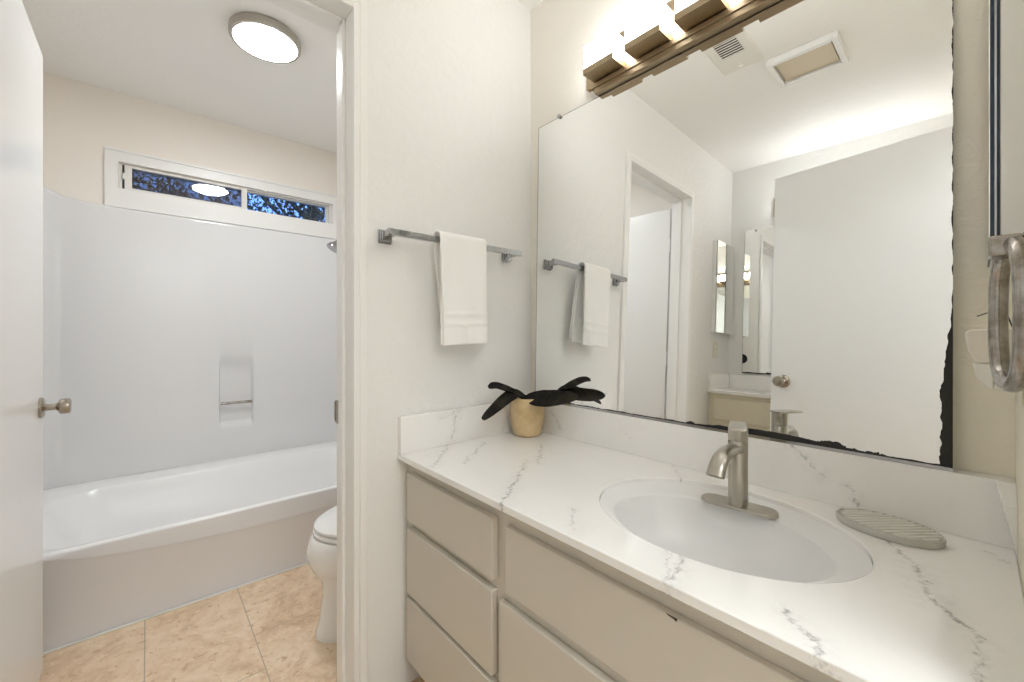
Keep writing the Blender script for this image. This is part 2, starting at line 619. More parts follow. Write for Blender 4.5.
def sash(x0, x1, y0, y1, z0, z1, st, name='sash', tilt=0.0):
    bm = B()
    box(bm, x0, x1, y0, y0 + st[0], z0, z1)
    box(bm, x0, x1, y1 - st[1], y1, z0, z1)
    box(bm, x0, x1, y0 + st[0], y1 - st[1], z0, z0 + st[2])
    box(bm, x0, x1, y0 + st[0], y1 - st[1], z1 - st[3], z1)
    s = obj(name, bm, 'window_vinyl', wroot, bevel=0.001)
    bm = B()
    xm = (x0 + x1) / 2
    box(bm, xm - 0.002, xm + 0.002, y0 + st[0], y1 - st[1], z0 + st[2], z1 - st[3])
    p = obj('pane', bm, 'window_glass', s)
    if tilt:
        for q in p.data.vertices:
            q.co.x += -math.tan(tilt) * (q.co.z - (z0 + z1) / 2)
    return s
s1 = sash(-0.034, -0.006, -1.276, -0.695, 1.934, 2.069, (0.030, 0.030, 0.010, 0.012), tilt=rad(2.5))
bm = B(); box(bm, -0.0385, -0.0365, -1.246, -0.725, 1.944, 2.057)
obj('insect_screen', bm, 'screen_mesh', s1)
bm = B()
box(bm, -0.03, -0.012, -1.286, -1.277, 1.936, 1.99)
box(bm, -0.03, -0.012, -1.286, -1.277, 2.015, 2.068)
obj('sash_gap_black', bm, 'plain_black', s1)  # dark of the open slots beside the sash put in as black strips
bm = B(); box(bm, -0.018, 0.004, -1.284, -1.275, 1.985, 2.02)
obj('latch', bm, 'window_vinyl', s1, bevel=0.002)
sash(-0.075, -0.045, -0.720, -0.179, 1.934, 2.069, (0.030, 0.014, 0.006, 0.008))

# dusk trees outside
bm = B(); box(bm, XB - 14, XB - 0.12, -9, 9, -0.2, -0.1)
struct('ground', bm, 'ground_dark', 'dark ground outside the strip window', 'ground')
def tree(x, y, h, seed, label, zc, spread, n, big=1.0):
    rnd = random.Random(seed)
    r = thing('tree', label, 'tree', (x, y, -0.1), group='dusk trees outside the strip window')
    bm = B()
    tube(bm, smooth([(0, 0, 0), (0.05, 0.04, h * .4), (-0.05, 0.1, h * .8), (0, 0.05, h)], 2), 0.07, 8)
    tips = []
    for k in range(16):
        a = rnd.uniform(0, 2 * pi)
        z0 = h * rnd.uniform(.45, .9)
        L = spread * rnd.uniform(.5, 1.0)
        tip = (L * cos(a), L * sin(a), z0 + rnd.uniform(.1, .8))
        tube(bm, smooth([(0, 0.05, z0), (tip[0] * .5, tip[1] * .5, z0 + .2), tip], 2), [.03] * 1 + [.02] * 9 if False else 0.018, 6)
        tips.append(Vector(tip))
    obj('trunk', bm, 'bark', r, sm=True)
    bm = B()
    for k in range(n):
        c = Vector((rnd.gauss(0, spread * .45), rnd.gauss(0, spread * .5), zc + rnd.gauss(0, .55)))
        a = Euler((rnd.uniform(0, 6), rnd.uniform(0, 6), rnd.uniform(0, 6))).to_matrix()
        s = rnd.uniform(.016, .04) * big
        q = [c + a @ Vector(p) for p in ((-s, 0, 0), (0, -s * .5, .2 * s), (s * 1.2, 0, 0), (0, s * .5, .2 * s))]
        bm.faces.new([bm.verts.new(p) for p in q])
    o = obj('foliage', bm, 'leaf_dark', r)
    o['kind'] = 'stuff'
tree(-4.6, 0.40, 3.0, 3, 'dark leafy tree outside behind the right window pane', 3.0, 0.9, 4200)
tree(-8.4, 2.0, 3.6, 4, 'dark leafy tree outside at the right edge of the window', 3.7, 1.0, 2400)
tree(-6.8, -1.0, 3.2, 5, 'dark leafy tree outside behind the screened left window pane', 3.35, 1.0, 2300, 1.5)

# ------------------------------------------------------------------ bathtub and its surround
TX0, TX1 = XB + 0.005, -0.958
TY0, TY1 = YT + 0.004, -0.004
RZ = 0.345
troot = thing('bathtub', 'white alcove bathtub with a bowed raised panel on its apron', 'bathtub', ((TX0 + TX1) / 2, (TY0 + TY1) / 2, 0))
TC = Vector(((TX0 + TX1) / 2, (TY0 + TY1) / 2, 0))
def L(p):
    return (p[0] - TC.x, p[1] - TC.y, p[2])
def rrect(x0, x1, y0, y1, r, n=10):
    out = []
    for (cx, cy, a0) in ((x1 - r, y1 - r, 0), (x0 + r, y1 - r, 90), (x0 + r, y0 + r, 180), (x1 - r, y0 + r, 270)):
        for k in range(n + 1):
            a = rad(a0 + 90 * k / n)
            out.append((cx + r * cos(a), cy + r * sin(a)))
    return out
bm = B()
bx0, bx1, by0, by1 = -1.735, -1.005, TY0 + 0.09, TY1 - 0.10
spec = [(TX0, TX1 - 0.012, TY0, TY1, 0.004, 0.0), (TX0, TX1 - 0.012, TY0, TY1, 0.004, RZ - 0.02),
        (TX0, TX1 - 0.004, TY0, TY1, 0.004, RZ - 0.006), (TX0 + .004, TX1 - 0.012, TY0 + .004, TY1 - .004, 0.006, RZ),
        (bx0 - .012, bx1 + .012, by0 - .012, by1 + .012, .19, RZ - 0.001), (bx0, bx1, by0, by1, .18, RZ - 0.01),
        (bx0 + .03, bx1 - .02, by0 + .05, by1 - .03, .18, RZ - 0.10), (bx0 + .07, bx1 - .05, by0 + .14, by1 - .06, .16, RZ - 0.23),
        (bx0 + .13, bx1 - .11, by0 + .22, by1 - .12, .12, RZ - 0.275)]
loft(bm, [[L((x, y, z)) for x, y in rrect(a, b, c, d, r)] for a, b, c, d, r, z in spec])
obj('basin', bm, 'tub_acrylic', troot, sm=True)
# apron: lip band whose lower edge bows down, standing proud of the flat panel
bm = B()
N = 40
ys = [TY0 + 0.004 + (TY1 - TY0 - 0.008) * i / N for i in range(N + 1)]
xf = TX1
def drop(y):
    t = (y - TY0) / (TY1 - TY0)
    return 0.02 + 0.075 * max(0, math.sin(pi * min(max((t * 1.0 - 0.12) / 0.95, 0), 1))) ** 0.6
prof = []
for y in ys:
    d = drop(y)
    prof.append([L((xf - 0.0115, y, 0.0)), L((xf - 0.009, y, RZ - d - 0.012)), L((xf - 0.001, y, RZ - d)),
                 L((xf, y, RZ - d + 0.006)), L((xf - 0.003, y, RZ - 0.008)), L((xf - 0.0115, y, RZ - 0.001))])
loft(bm, prof, True, True)
obj('apron', bm, 'apron_acrylic', troot, sm=True)
bm = B(); lathe(bm, [(0.001, 0), (0.032, 0), (0.032, 0.004), (0.02, 0.006), (0.001, 0.006)], L((-1.38, -0.33, RZ - 0.275)), n=24)
obj('drain', bm, 'chrome', troot, sm=True)
bm = B(); box(bm, TX1 - 0.006 - TC.x, TX1 + 0.004 - TC.x, TY0 - TC.y, TY1 - TC.y, 0.0, 0.006)
obj('caulk_bead', bm, 'porcelain', troot, bevel=0.002, label='white caulk line along the floor')

# surround: three glossy panels, soap recess with a bar in the long one
sroot = thing('tub_surround', 'glossy white tub wall surround with a recessed soap niche', 'tub surround', (TX0, 0, RZ))
ST = 1.815
def S_(p):
    return (p[0] - TX0, p[1], p[2] - RZ)
ny0, ny1 = -0.848, -0.668
ysl = sorted(set([TY0 + .03, -1.59 + .015, -1.57, -1.55, -1.5, -1.42, -1.3, -1.1, -0.95, ny0 - .012, ny0 - .004, ny0, ny0 + .006, ny1 - .006, ny1, ny1 + .004, ny1 + .012, -.5, -.3, -.1, TY1 - .03] + [ny0 + (ny1 - ny0) * k / 6 for k in range(1, 6)]))
def top(y):
    if y < -1.25:
        t = min((-1.25 - y) / 0.35, 1.0)
        return ST + 0.012 * t + 0.075 * t ** 6
    return ST
zl0 = [RZ + 0.001, .45, .50, .535, .548, .56, .575, .60, .65, .70, .75, .80, .86, .90, .94, .97, 1.0, 1.2, 1.5]
def xin(y, z):
    x = TX0 + 0.036
    # coved corner towards the two ends
    for yy in (TY0 + 0.03, TY1 - 0.03):
        d = abs(y - yy)
        if d < 0.05:
            x += 0.04 * (1 - d / 0.05) ** 2
    if ny0 <= y <= ny1 and .545 <= z <= 1.0:
        k = 1.0
        if z > .90:
            k = max(0.0, 1 - (z - .90) / .09)
        if z < .575:
            k = (z - .545) / .03
        k *= min(1, (y - ny0) / .006 + .15, (ny1 - y) / .006 + .15)
        x -= 0.031 * k
    return x
bm = B()
grid = []
for y in ysl:
    colv = [bm.verts.new(S_((xin(y, z), y, z))) for z in zl0]
    tp = top(y)
    for (dx, z) in ((0.0, tp - 0.045), (0.0, tp - 0.020), (0.0, tp - 0.012), (-0.003, tp - 0.003), (-0.012, tp)):
        colv.append(bm.verts.new(S_((xin(y, 1.5) + dx, y, z))))
    colv.append(bm.verts.new(S_((TX0, y, tp))))
    colv.append(bm.verts.new(S_((TX0, y, RZ + 0.001))))
    grid.append(colv)
for a, b in zip(grid[:-1], grid[1:]):
    for i in range(len(a)):
        j = (i + 1) % len(a)
        bm.faces.new((a[i], a[j], b[j], b[i]))
bm.faces.new(grid[0]); bm.faces.new(grid[-1])
obj('back_panel', bm, 'acrylic', sroot, sm=True)
for (ya, yb) in ((TY0, TY0 + 0.03), (TY1 - 0.03, TY1)):
    bm = B()
    lowtop = 1.885 if ya < -1 else ST
    pts = [S_((TX0, 0, RZ + .001)), S_((TX1 - .03, 0, RZ + .001)), S_((TX1 - .03, 0, lowtop - .05)), S_((TX1 - .08, 0, lowtop)), S_((TX0, 0, lowtop))]
    loft(bm, [[(p[0], ya, p[2]) for p in pts], [(p[0], yb, p[2]) for p in pts]])
    obj('end_panel', bm, 'acrylic', sroot, bevel=0.008, seg=3)
bm = B()
tube(bm, [S_((TX0 + 0.034, ny0 + .006, .692)), S_((TX0 + 0.034, ny1 - .006, .692))], 0.0085, 16)
obj('niche_bar', bm, 'worn_chrome', sroot, sm=True, label='short metal bar across the soap niche')

# shower head on its arm
sh = thing('shower_head', 'chrome shower head by the doorway edge, under the window', 'shower head', (-1.42, TY1 - 0.03, 1.75))
bm = B()
tube(bm, smooth([(0, -0.001, 0), (0, -.10, .005), (0, -.20, -.005), (0, -.255, -.05)], 3), 0.009, 12)
obj('arm', bm, 'chrome', sh, sm=True)
bm = B(); lathe(bm, [(.001, 0), (.032, 0), (.03, .006), (.012, .012), (.001, .012)], (0, -.0005, 0), '-y', 24)
obj('flange', bm, 'chrome', sh, sm=True)
bm = B()
ax = Vector((0, -.55, -.83)).normalized()
q = ax.to_track_quat('Z', 'Y').to_matrix().to_4x4()
lathe(bm, [(.001, -.03), (.013, -.03), (.015, -.005), (.02, .01), (.038, .035), (.042, .05), (.040, .056), (.001, .056)], n=28)
bm.transform(Matrix.Translation((0, -.26, -.055)) @ q)
obj('spray_head', bm, 'chrome', sh, sm=True)

# toilet against the same wall, beyond the doorway jamb
to = thing('toilet', 'white toilet half hidden behind the doorway jamb beside the tub', 'toilet', (-0.405, 0, 0))
def egg(cx, yb, yf, w, n=40):
    out = []
    cy = yb * .42 + yf * .58
    for i in range(n):
        a = 2 * pi * i / n
        y = cy + (yf - cy if sin(a) > 0 else cy - yb) * sin(a) * (1 if sin(a) > 0 else 1)
        out.append((cx + w * cos(a) * (1 - .10 * max(0, sin(a))), y))
    return out
bm = B()
def eggring(yb, yf, w, z):
    return [(x, y, z) for x, y in egg(0, yb, yf, w)]
loft(bm, [eggring(-.16, -.715, .125, 0), eggring(-.16, -.715, .125, .015), eggring(-.17, -.70, .112, .06), eggring(-.17, -.69, .108, .15),
          eggring(-.18, -.695, .12, .205), eggring(-.18, -.722, .155, .245), eggring(-.19, -.740, .18, .285), eggring(-.19, -.742, .185, .325), eggring(-.19, -.728, .185, .365), eggring(-.19, -.722, .183, .371)])
obj('bowl', bm, 'porcelain', to, sm=True)
bm = B()
loft(bm, [eggring(-.21, -.716, .183, .3745), eggring(-.21, -.720, .187, .377), eggring(-.21, -.720, .187, .386), eggring(-.21, -.716, .183, .389)])
obj('seat', bm, 'porcelain', to, sm=True)
bm = B()
loft(bm, [eggring(-.20, -.713, .181, .393), eggring(-.20, -.717, .185, .396), eggring(-.20, -.717, .185, .405), eggring(-.20, -.70, .17, .413), eggring(-.25, -.60, .10, .418)])
obj('lid', bm, 'porcelain', to, sm=True)
bm = B(); box(bm, -.225, .225, -.205, -.012, .37, .70)
obj('tank', bm, 'porcelain', to, bevel=.02, seg=3)
bm = B(); box(bm, -.235, .235, -.215, -.008, .701, .735)
obj('tank_lid', bm, 'porcelain', to, bevel=.008)
bm = B(); box(bm, -.18, -.11, -.222, -.206, .64, .655)
obj('flush_lever', bm, 'chrome', to, bevel=.003)

# round flush ceiling light over the tub
cl = thing('ceiling_light', 'round flush ceiling light, lit, above the tub', 'ceiling light', (-0.885, -0.785, ZC))
bm = B(); lathe(bm, [(.001, -.0005), (.134, -.0005), (.139, -.006), (.139, -.034), (.135, -.039), (.124, -.039), (.122, -.030), (.001, -.030)], n=64)
obj('housing', bm, 'nickel', cl, sm=True)
bm = B(); lathe(bm, [(.001, -.0302), (.121, -.0302), (.121, -.039), (.115, -.041), (.001, -.043)], n=64)
obj('diffuser', bm, 'disc_diffuser', cl, sm=True)

# ------------------------------------------------------------------ doors
def knob(parent, x, z, sgn, m='dark_nickel'):
    """knob on local face y=0, pointing along sgn*y"""
    a = 'y' if sgn > 0 else '-y'
    bm = B()
    lathe(bm, [(.001, .0004), (.033, .0004), (.033, .006), (.029, .010), (.014, .012), (.0105, .016), (.0105, .034), (.014, .040),
               (.0225, .044), (.0250, .049), (.0255, .062), (.0245, .067), (.020, .069), (.001, .0695)], (x, 0, z), a, 32)
    return obj('knob', bm, m, parent, sm=True, label='satin nickel door knob')

def slab(root, w, z0, z1, t0, t1, m):
    bm = B(); box(bm, 0.0, w, t0, t1, z0, z1)
    return obj('slab', bm, m, root, bevel=.002)

# tub-room door, opened flat into the tub room: hinge line at the far jamb
d1 = thing('door_1', 'white flat door with satin knob standing open into the tub room', 'door', (-0.142, OY0 - 0.021, 0), pi, kind='structure')
# local x runs to world -x, local y to world -y ; face seen is local y=0
d1s = slab(d1, 0.695, 0.012, 2.049, 0.0, 0.035, 'tub_door_paint')
knob(d1s, 0.635, 0.890, -1)
for z in (0.25, 1.05, 1.80):
    bm = B()
    tube(bm, [(-0.004, -0.004, z - .045), (-0.004, -0.004, z + .045)], 0.0055, 10)
    box(bm, -0.001, 0.002, 0.001, 0.030, z - .045, z + .045)
    obj('hinge', bm, 'white_metal', d1s)
# entry door, open and standing behind the camera (seen in the mirror)
ang = pi + math.atan2(0.106, 0.668)
d2 = thing('door_2', 'pale grey flat door with a round knob, open in front of the second vanity', 'door', (1.2455, -1.2662, 0), ang, kind='structure')
d2s = slab(d2, 0.770, 0.012, 2.055, 0.0, 0.035, 'door_paint')
knob(d2s, 0.708, 0.962, -1)
for z in (0.25, 1.05, 1.80):
    bm = B()
    tube(bm, [(-0.004, -0.004, z - .045), (-0.004, -0.004, z + .045)], 0.0055, 10)
    obj('hinge', bm, 'white_metal', d2s)

# ------------------------------------------------------------------ vanity
VZ = 0.7496
VD = 0.589
VT = 0.0185
CT = 1.2635         # right end of the worktop
vr = thing('vanity_cabinet', 'beige painted vanity cabinet with flat drawers under the marble worktop', 'cabinet', (0.0, 0.0, 0.0))
YF = -0.552          # face frame
bm = B()
zt = VZ - VT - 0.0005
box(bm, 0.004, 0.020, YF + 0.018, -0.004, 0.105, zt)
box(bm, CT - .020, CT - .004, YF + 0.018, -0.004, 0.105, zt)
box(bm, 0.004, CT - .004, YF, YF + 0.018, 0.105, zt)
box(bm, 0.020, CT - .020, YF + 0.018, -0.004, 0.105, 0.121)
box(bm, 0.020, CT - .020, -0.012, -0.004, 0.121, zt)
obj('carcass', bm, 'cabinet_frame_paint', vr, bevel=.001)
bm = B(); box(bm, 0.004, CT - .004, -0.49, -0.004, 0.0, 0.1045)
obj('toe_kick', bm, 'kick_dark', vr)
def front(name, x0, x1, z0, z1, y0=YF - 0.0205, par=None):
    bm = B(); box(bm, x0, x1, y0, YF - 0.0005, z0, z1)
    return obj(name, bm, 'cabinet_paint', par or vr, bevel=.0025, seg=2)
front('drawer', 0.030, 0.459, 0.545, 0.692)
front('drawer', 0.030, 0.457, 0.317, 0.520)
front('drawer', 0.030, 0.457, 0.107, 0.303)
fp = front('false_front', 0.500, 1.232, 0.536, 0.688, YF - 0.0165)
front('cabinet_door', 0.482, 0.850, 0.107, 0.508, YF - 0.0185)
front('cabinet_door', 0.862, 1.232, 0.107, 0.508, YF - 0.0185)
bm = B()
prism(bm, [(x, z) for x, z in ((.893, .6889), (.899, .6869), (.906, .686), (.910, .6836), (.912, .6889))], 0, 0.0012)
bm.transform(Matrix.Translation((0, YF - 0.0165, 0)) @ Matrix.Rotation(pi / 2, 4, 'X'))
obj('paint_chip', bm, 'chip_wood', fp, label='dark chip in the paint')

def worktop(root, x0, x1, y0, y1, z1, t, sink, mtop, mback, mside, bsz, bsy, ls, rs, rs_y0=None):
    """root at (0,0,z1): slab with oval opening, sink, back and side splashes (local z=0 is the top)"""
    cx, cy, a, b = sink[0]
    n = 96
    E = ellipse(cx, cy, a, b, n)
    O = []
    for i in range(n):
        th = math.atan2(E[i][1] - cy, E[i][0] - cx)
        c, s = cos(th), sin(th)
        k = min(((x1 if c > 0 else x0) - cx) / c if abs(c) > 1e-9 else 1e9, ((y1 if s > 0 else y0) - cy) / s if abs(s) > 1e-9 else 1e9)
        O.append([cx + c * k, cy + s * k])
    for (px, py) in ((x0, y0), (x1, y0), (x1, y1), (x0, y1)):
        j = min(range(n), key=lambda i: (O[i][0] - px) ** 2 + (O[i][1] - py) ** 2)
        O[j] = [px, py]
    bm = B()
    R = []
    for ring, z in ((E, -t), (E, 0.0), (O, 0.0), (O, -t)):
        R.append([bm.verts.new((x, y, z)) for x, y in ring])
    for u, w in ((0, 1), (1, 2), (2, 3), (3, 0)):
        for i in range(n):
            j = (i + 1) % n
            bm.faces.new((R[u][i], R[u][j], R[w][j], R[w][i]))
    obj('worktop_slab', bm, mtop, root, bevel=.0022, seg=2)
    bx, by, ba, bb = sink[1]
    bm = B()
    sp = [(cx, cy, a + .010, b + .010, -t - .001), (cx, cy, a - .0006, b - .0006, -t), (cx, cy, a - .0006, b - .0006, -.0095), (cx, cy, a - .003, b - .003, -.0105),
          (bx + (cx - bx) * .2, by + (cy - by) * .2, ba + .006, bb + .006, -.0135), (bx, by, ba, bb, -.018), (bx, by, ba - .006, bb - .005, -.034),
          (bx, by, ba * .86, bb * .84, -.080), (bx, by, ba * .70, bb * .66, -.115), (bx, by, ba * .45, bb * .42, -.138), (bx, by, ba * .12, bb * .16, -.146)]
    loft(bm, [[(x, y, z) for x, y in ellipse(u, w, p_, q_, n)] for u, w, p_, q_, z in sp], False, True)
    obj('sink_bowl', bm, 'bowl_white', root, sm=True)
    bm = B(); lathe(bm, [(.001, 0), (.022, 0), (.022, .003), (.014, .004), (.001, .004)], (bx, by, -.1455), n=24)
    obj('drain', bm, 'nickel', root, sm=True)
    bm = B(); box(bm, x0 + ls, x1 - (rs if rs_y0 is None else .0003), y1 - bsy, y1 - .0005, .0002, bsz)
    obj('backsplash', bm, mback, root, bevel=.0008)
    if ls:
        bm = B(); box(bm, x0, x0 + ls - .0003, y0 + .002, y1 - .0005, .0002, bsz)
        obj('side_splash', bm, mside, root, bevel=.0008)
    if rs and rs_y0 is None:
        bm = B(); box(bm, x1 - rs + .0003, x1, y0 + .002, y1 - .0005, .0002, bsz)
        obj('side_splash', bm, mside, root, bevel=.0008)
    elif rs:
        # short wedge piece filling the corner against the wall
        yb = y1 - bsy - .0002
        bm = B()
        loft(bm, [[(x1 - .0005, yb, .0003), (x1, yb, .0003), (x1, yb, bsz), (x1 - rs, yb, bsz)],
                  [(x1 - .0005, rs_y0, .0003), (x1, rs_y0, .0003), (x1, rs_y0, bsz - .03), (x1 - rs * .6, rs_y0, bsz - .03)]])
        obj('corner_filler', bm, mside, root)

wt = thing('vanity_worktop', 'white grey-veined marble worktop with an oval sink below the large mirror', 'worktop', (0, 0, VZ))
worktop(wt, 0.0008, CT, -VD, -0.0008, VZ, VT, ((.855, -.298, .250, .199), (.860, -.330, .202, .152)),
        'marble_top', 'marble_back', 'marble_side', 0.1175, 0.0415, 0.020, 0.0245, -0.085)

# faucet
FZ = VZ - 0.0104
fa = thing('faucet', 'brushed nickel single-lever faucet on an oval plate behind the sink', 'faucet', (0.8605, -0.184, FZ))
bm = B()
pl = rrect(-.078, .078, -.027, .027, .0265, 10)
rot = rad(5)
pl = [(x * cos(rot) - y * sin(rot), x * sin(rot) + y * cos(rot)) for x, y in pl]
loft(bm, [[(x, y, 0) for x, y in pl], [(x, y, .0055) for x, y in pl], [(x * .985, y * .96, .007) for x, y in pl]])
obj('deck_plate', bm, 'nickel', fa, sm=True)
bm = B(); lathe(bm, [(.001, .0071), (.0200, .0071), (.0200, .148), (.0190, .1495), (.001, .1495)], n=40)
obj('body', bm, 'nickel', fa, sm=True)
bm = B()
path = smooth([(0, -.010, .131), (0, -.045, .137), (0, -.082, .133), (0, -.108, .118), (0, -.122, .096)], 3)
k = len(path)
tube(bm, path, [.011 - .001 * i / k for i in range(k)], 20, ry=[.0165 + .002 * i / k for i in range(k)])
obj('spout', bm, 'nickel', fa, sm=True)
bm = B(); lathe(bm, [(.001, .1502), (.0194, .1502), (.0200, .152), (.0200, .183), (.001, .183)], n=40)
hb = obj('handle', bm, 'nickel', fa, sm=True)
bm = B()
box(bm, -.0165, .0165, -.070, .0195, .1832, .189)
bm.transform(Matrix.Rotation(rad(20), 4, 'Z'))
obj('lever', bm, 'nickel', hb, bevel=.0015)

# ribbed oval soap dish
sd = thing('soap_dish', 'pale grey ribbed oval soap dish on the worktop right of the faucet', 'soap dish', (1.103, -.113, VZ + .0004))
A_, B_ = .080, .056
rz = rad(-8)
bm = B()
def ering(k, z):
    return [(x, y, z) for x, y in ellipse(0, 0, A_ * k, B_ * k, 64)]
loft(bm, [ering(.955, 0), ering(.985, .002), ering(1, .0115), ering(.985, .0135), ering(.95, .0135), ering(.93, .0075)])
bm.transform(Matrix.Rotation(rz, 4, 'Z'))
tray = obj('tray', bm, 'dish_grey', sd, sm=True)
bm = B()
loft(bm, [ering(.928, .0072), ering(.925, .0086)])
bm.transform(Matrix.Rotation(rz, 4, 'Z'))
obj('groove_floor', bm, 'dish_groove', tray, label='dark grooves between the ribs')
bm = B()
ra = rad(58)
for i in range(-7, 8):
    off = i * .0108
    us = [u * .002 for u in range(-45, 46)]
    pts = [(u * cos(ra) - off * sin(ra), u * sin(ra) + off * cos(ra)) for u in us]
    pts = [q for q in pts if (q[0] / A_) ** 2 + (q[1] / B_) ** 2 < .84]
    if len(pts) < 4:
        continue
    (xa, ya), (xb, yb) = pts[0], pts[-1]
    nx, ny = -sin(ra), cos(ra)
    for_w = .0033
    rings = []
    for (x, y) in ((xa, ya), (xb, yb)):
        rings.append([(x - nx * for_w, y - ny * for_w, .0088), (x - nx * for_w * .7, y - ny * for_w * .7, .0150), (x + nx * for_w * .7, y + ny * for_w * .7, .0150), (x + nx * for_w, y + ny * for_w, .0088)])
    loft(bm, rings)
bm.transform(Matrix.Rotation(rz, 4, 'Z'))
obj('rib', bm, 'dish_rib', sd, bevel=.0006)

# orchid pot with wilted dark leaves
PX, PY = .098, -.1135
pt = thing('potted_orchid', 'tan ceramic pot of wilted dark orchid leaves in the worktop corner', 'potted plant', (PX, PY, VZ + .0004))
bm = B()
lathe(bm, [(.001, 0), (.043, 0), (.049, .003), (.058, .03), (.0655, .07), (.067, .10), (.063, .128), (.059, .140), (.056, .141), (.054, .138), (.057, .11), (.001, .105)], n=48)
obj('pot', bm, 'pot_glaze', pt, sm=True)
bm = B(); lathe(bm, [(.001, .1055), (.052, .1105), (.049, .124), (.03, .130), (.001, .132)], n=24)
obj('soil', bm, 'soil', pt, sm=True)
def leaf(name, path, width, tilt=0.0, fold=.25, th=.0022):
    """path: centre line; width: half-widths along it; a folded blade with real thickness"""
    P = smooth(path, 3)
    n = len(P)
    bm = B()
    rings = []
    for i, p in enumerate(P):
        t = i / (n - 1)
        a = P[max(i - 1, 0)]; b = P[min(i + 1, n - 1)]
        T = (b - a).normalized()
        side = T.cross(Vector((0, 0, 1)))
        if side.length < 1e-3:
            side = Vector((1, 0, 0))
        side.normalize()
        up = side.cross(T).normalized()
        R_ = Matrix.Rotation(tilt, 3, T)
        side = R_ @ side; up = R_ @ up
        f = t * (len(width) - 1)
        k = min(int(f), len(width) - 2)
        w = width[k] + (width[k + 1] - width[k]) * (f - k)
        sec = []
        for s in (-1, -.5, 0, .5, 1):
            sec.append(p + side * (w * s) + up * (abs(s) * w * fold + th))
        for s in (1, .5, 0, -.5, -1):
            sec.append(p + side * (w * s) + up * (abs(s) * w * fold - th))
        rings.append([tuple(q) for q in sec])
    loft(bm, rings)
    return obj(name, bm, 'orchid_leaf', pt, sm=True)
leaf('leaf', [(0, -.005, .136), (.006, -.06, .165), (.02, -.12, .152), (.035, -.19, .122), (.045, -.245, .098)], [.008, .015, .022, .020, .014, .005], tilt=-.75)
leaf('leaf', [(0, -.005, .137), (.0, -.06, .162), (.005, -.12, .186), (.012, -.17, .200), (.02, -.20, .196)], [.009, .012, .015, .015, .012, .004], tilt=-.8)
leaf('leaf', [(-.01, 0, .136), (.05, -.012, .142), (.11, -.016, .144), (.17, -.008, .152), (.24, .004, .166)], [.010, .024, .036, .037, .026, .003], tilt=.75)
bm = B(); tube(bm, smooth([(0, -.015, .132), (0, -.1, .172), (.008, -.17, .194)], 3), .0022, 8)
obj('stem', bm, 'orchid_leaf', pt, sm=True)

# ------------------------------------------------------------------ big mirror, leaning on the backsplash ledge
mt = rad(1.7545)
mr = bpy.data.objects.new('vanity_mirror', None)
COL.objects.link(mr)
mr.location = (0.0515, -0.0385, VZ + 0.1210)
mr.rotation_euler = (-mt, 0, 0)
tag(mr, 'large frameless wall mirror with blackened lower and right edges above the worktop', 'mirror')
SK = 0.0135          # the sheet is cut a little out of square: lower left corner stands in
def skew(bm):
    for q in bm.verts:
        if q.co.x < 0.2:
            q.co.x += SK * (1 - q.co.z / MIR_H)
    return bm
bm = skew(box(B(), 0, MIR_W, 0.0, 0.005, 0, MIR_H))
mp = obj('mirror_glass', bm, 'mirror_silver', mr)
bm = B()
box(bm, 0.004, MIR_W - .004, 0.0052, 0.0062, 0.004, MIR_H - .004)
box(bm, -.0012, -.0001, -.0004, .005, 0, MIR_H + .001)
box(bm, -.0012, MIR_W, -.0004, .005, MIR_H + .0001, MIR_H + .0012)
obj('backing', skew(bm), 'dark_slot', mr, label='dark edge of the mirror')
bm = B()
box(bm, -.001, MIR_W + .001, -.0022, .006, -.003, -.0002)
box(bm, -.001, MIR_W + .001, -.0022, -.0005, -.0002, .004)
obj('ledge_channel', skew(bm), 'chrome', mr)
for px in (.112, 1.112):
    bm = B()
    lathe(bm, [(.001, .0), (.0075, .0), (.0075, .005), (.005, .009), (.001, .0095)], (px, -.0012, MIR_H + .003), '-y', 20)
    obj('clip', bm, 'chrome', mr, sm=True, label='small chrome clip on the top edge')

# ------------------------------------------------------------------ light fixture over the mirror
def light_fixture(label, loc, rz, glass='opal_glass'):
    r = thing('vanity_light', label, 'light fixture', loc, rz, group=None)
    bm = B(); box(bm, -.419, .419, -.0205, -.0008, .000, .128)
    obj('back_plate', bm, 'bronze', r, bevel=.001)
    bm = B(); box(bm, -.391, .391, -.034, -.0008, -.016, -.0004)
    box(bm, -.379, .409, -.030, -.0008, -.0335, -.0161)
    obj('lower_rail', bm, 'bronze', r, bevel=.001)
    for k in range(5):  # last cube is out of view, added for light on the right corner
        x0 = -.377 + .159 * k
        x1 = x0 + .117
        bm = B(); box(bm, x0, x1, -.092, -.0208, .003, .0235)
        t = obj('lamp_tray', bm, 'bronze', r, bevel=.001)
        bm = B(); box(bm, x0 + .001, x1 - .001, -.091, -.0215, .0238, .098)
        obj('lamp_shade', bm, glass, t, bevel=.003, label='lit opal glass cube')
    return r
f1 = light_fixture('lit vanity light bar of opal cubes above the large mirror', (0.721, 0, 1.988), 0)
f2 = light_fixture('light bar on the far wall, its end showing beside the grey door in the mirror', (0.70, YB, 2.06), pi, 'opal_glass_far')

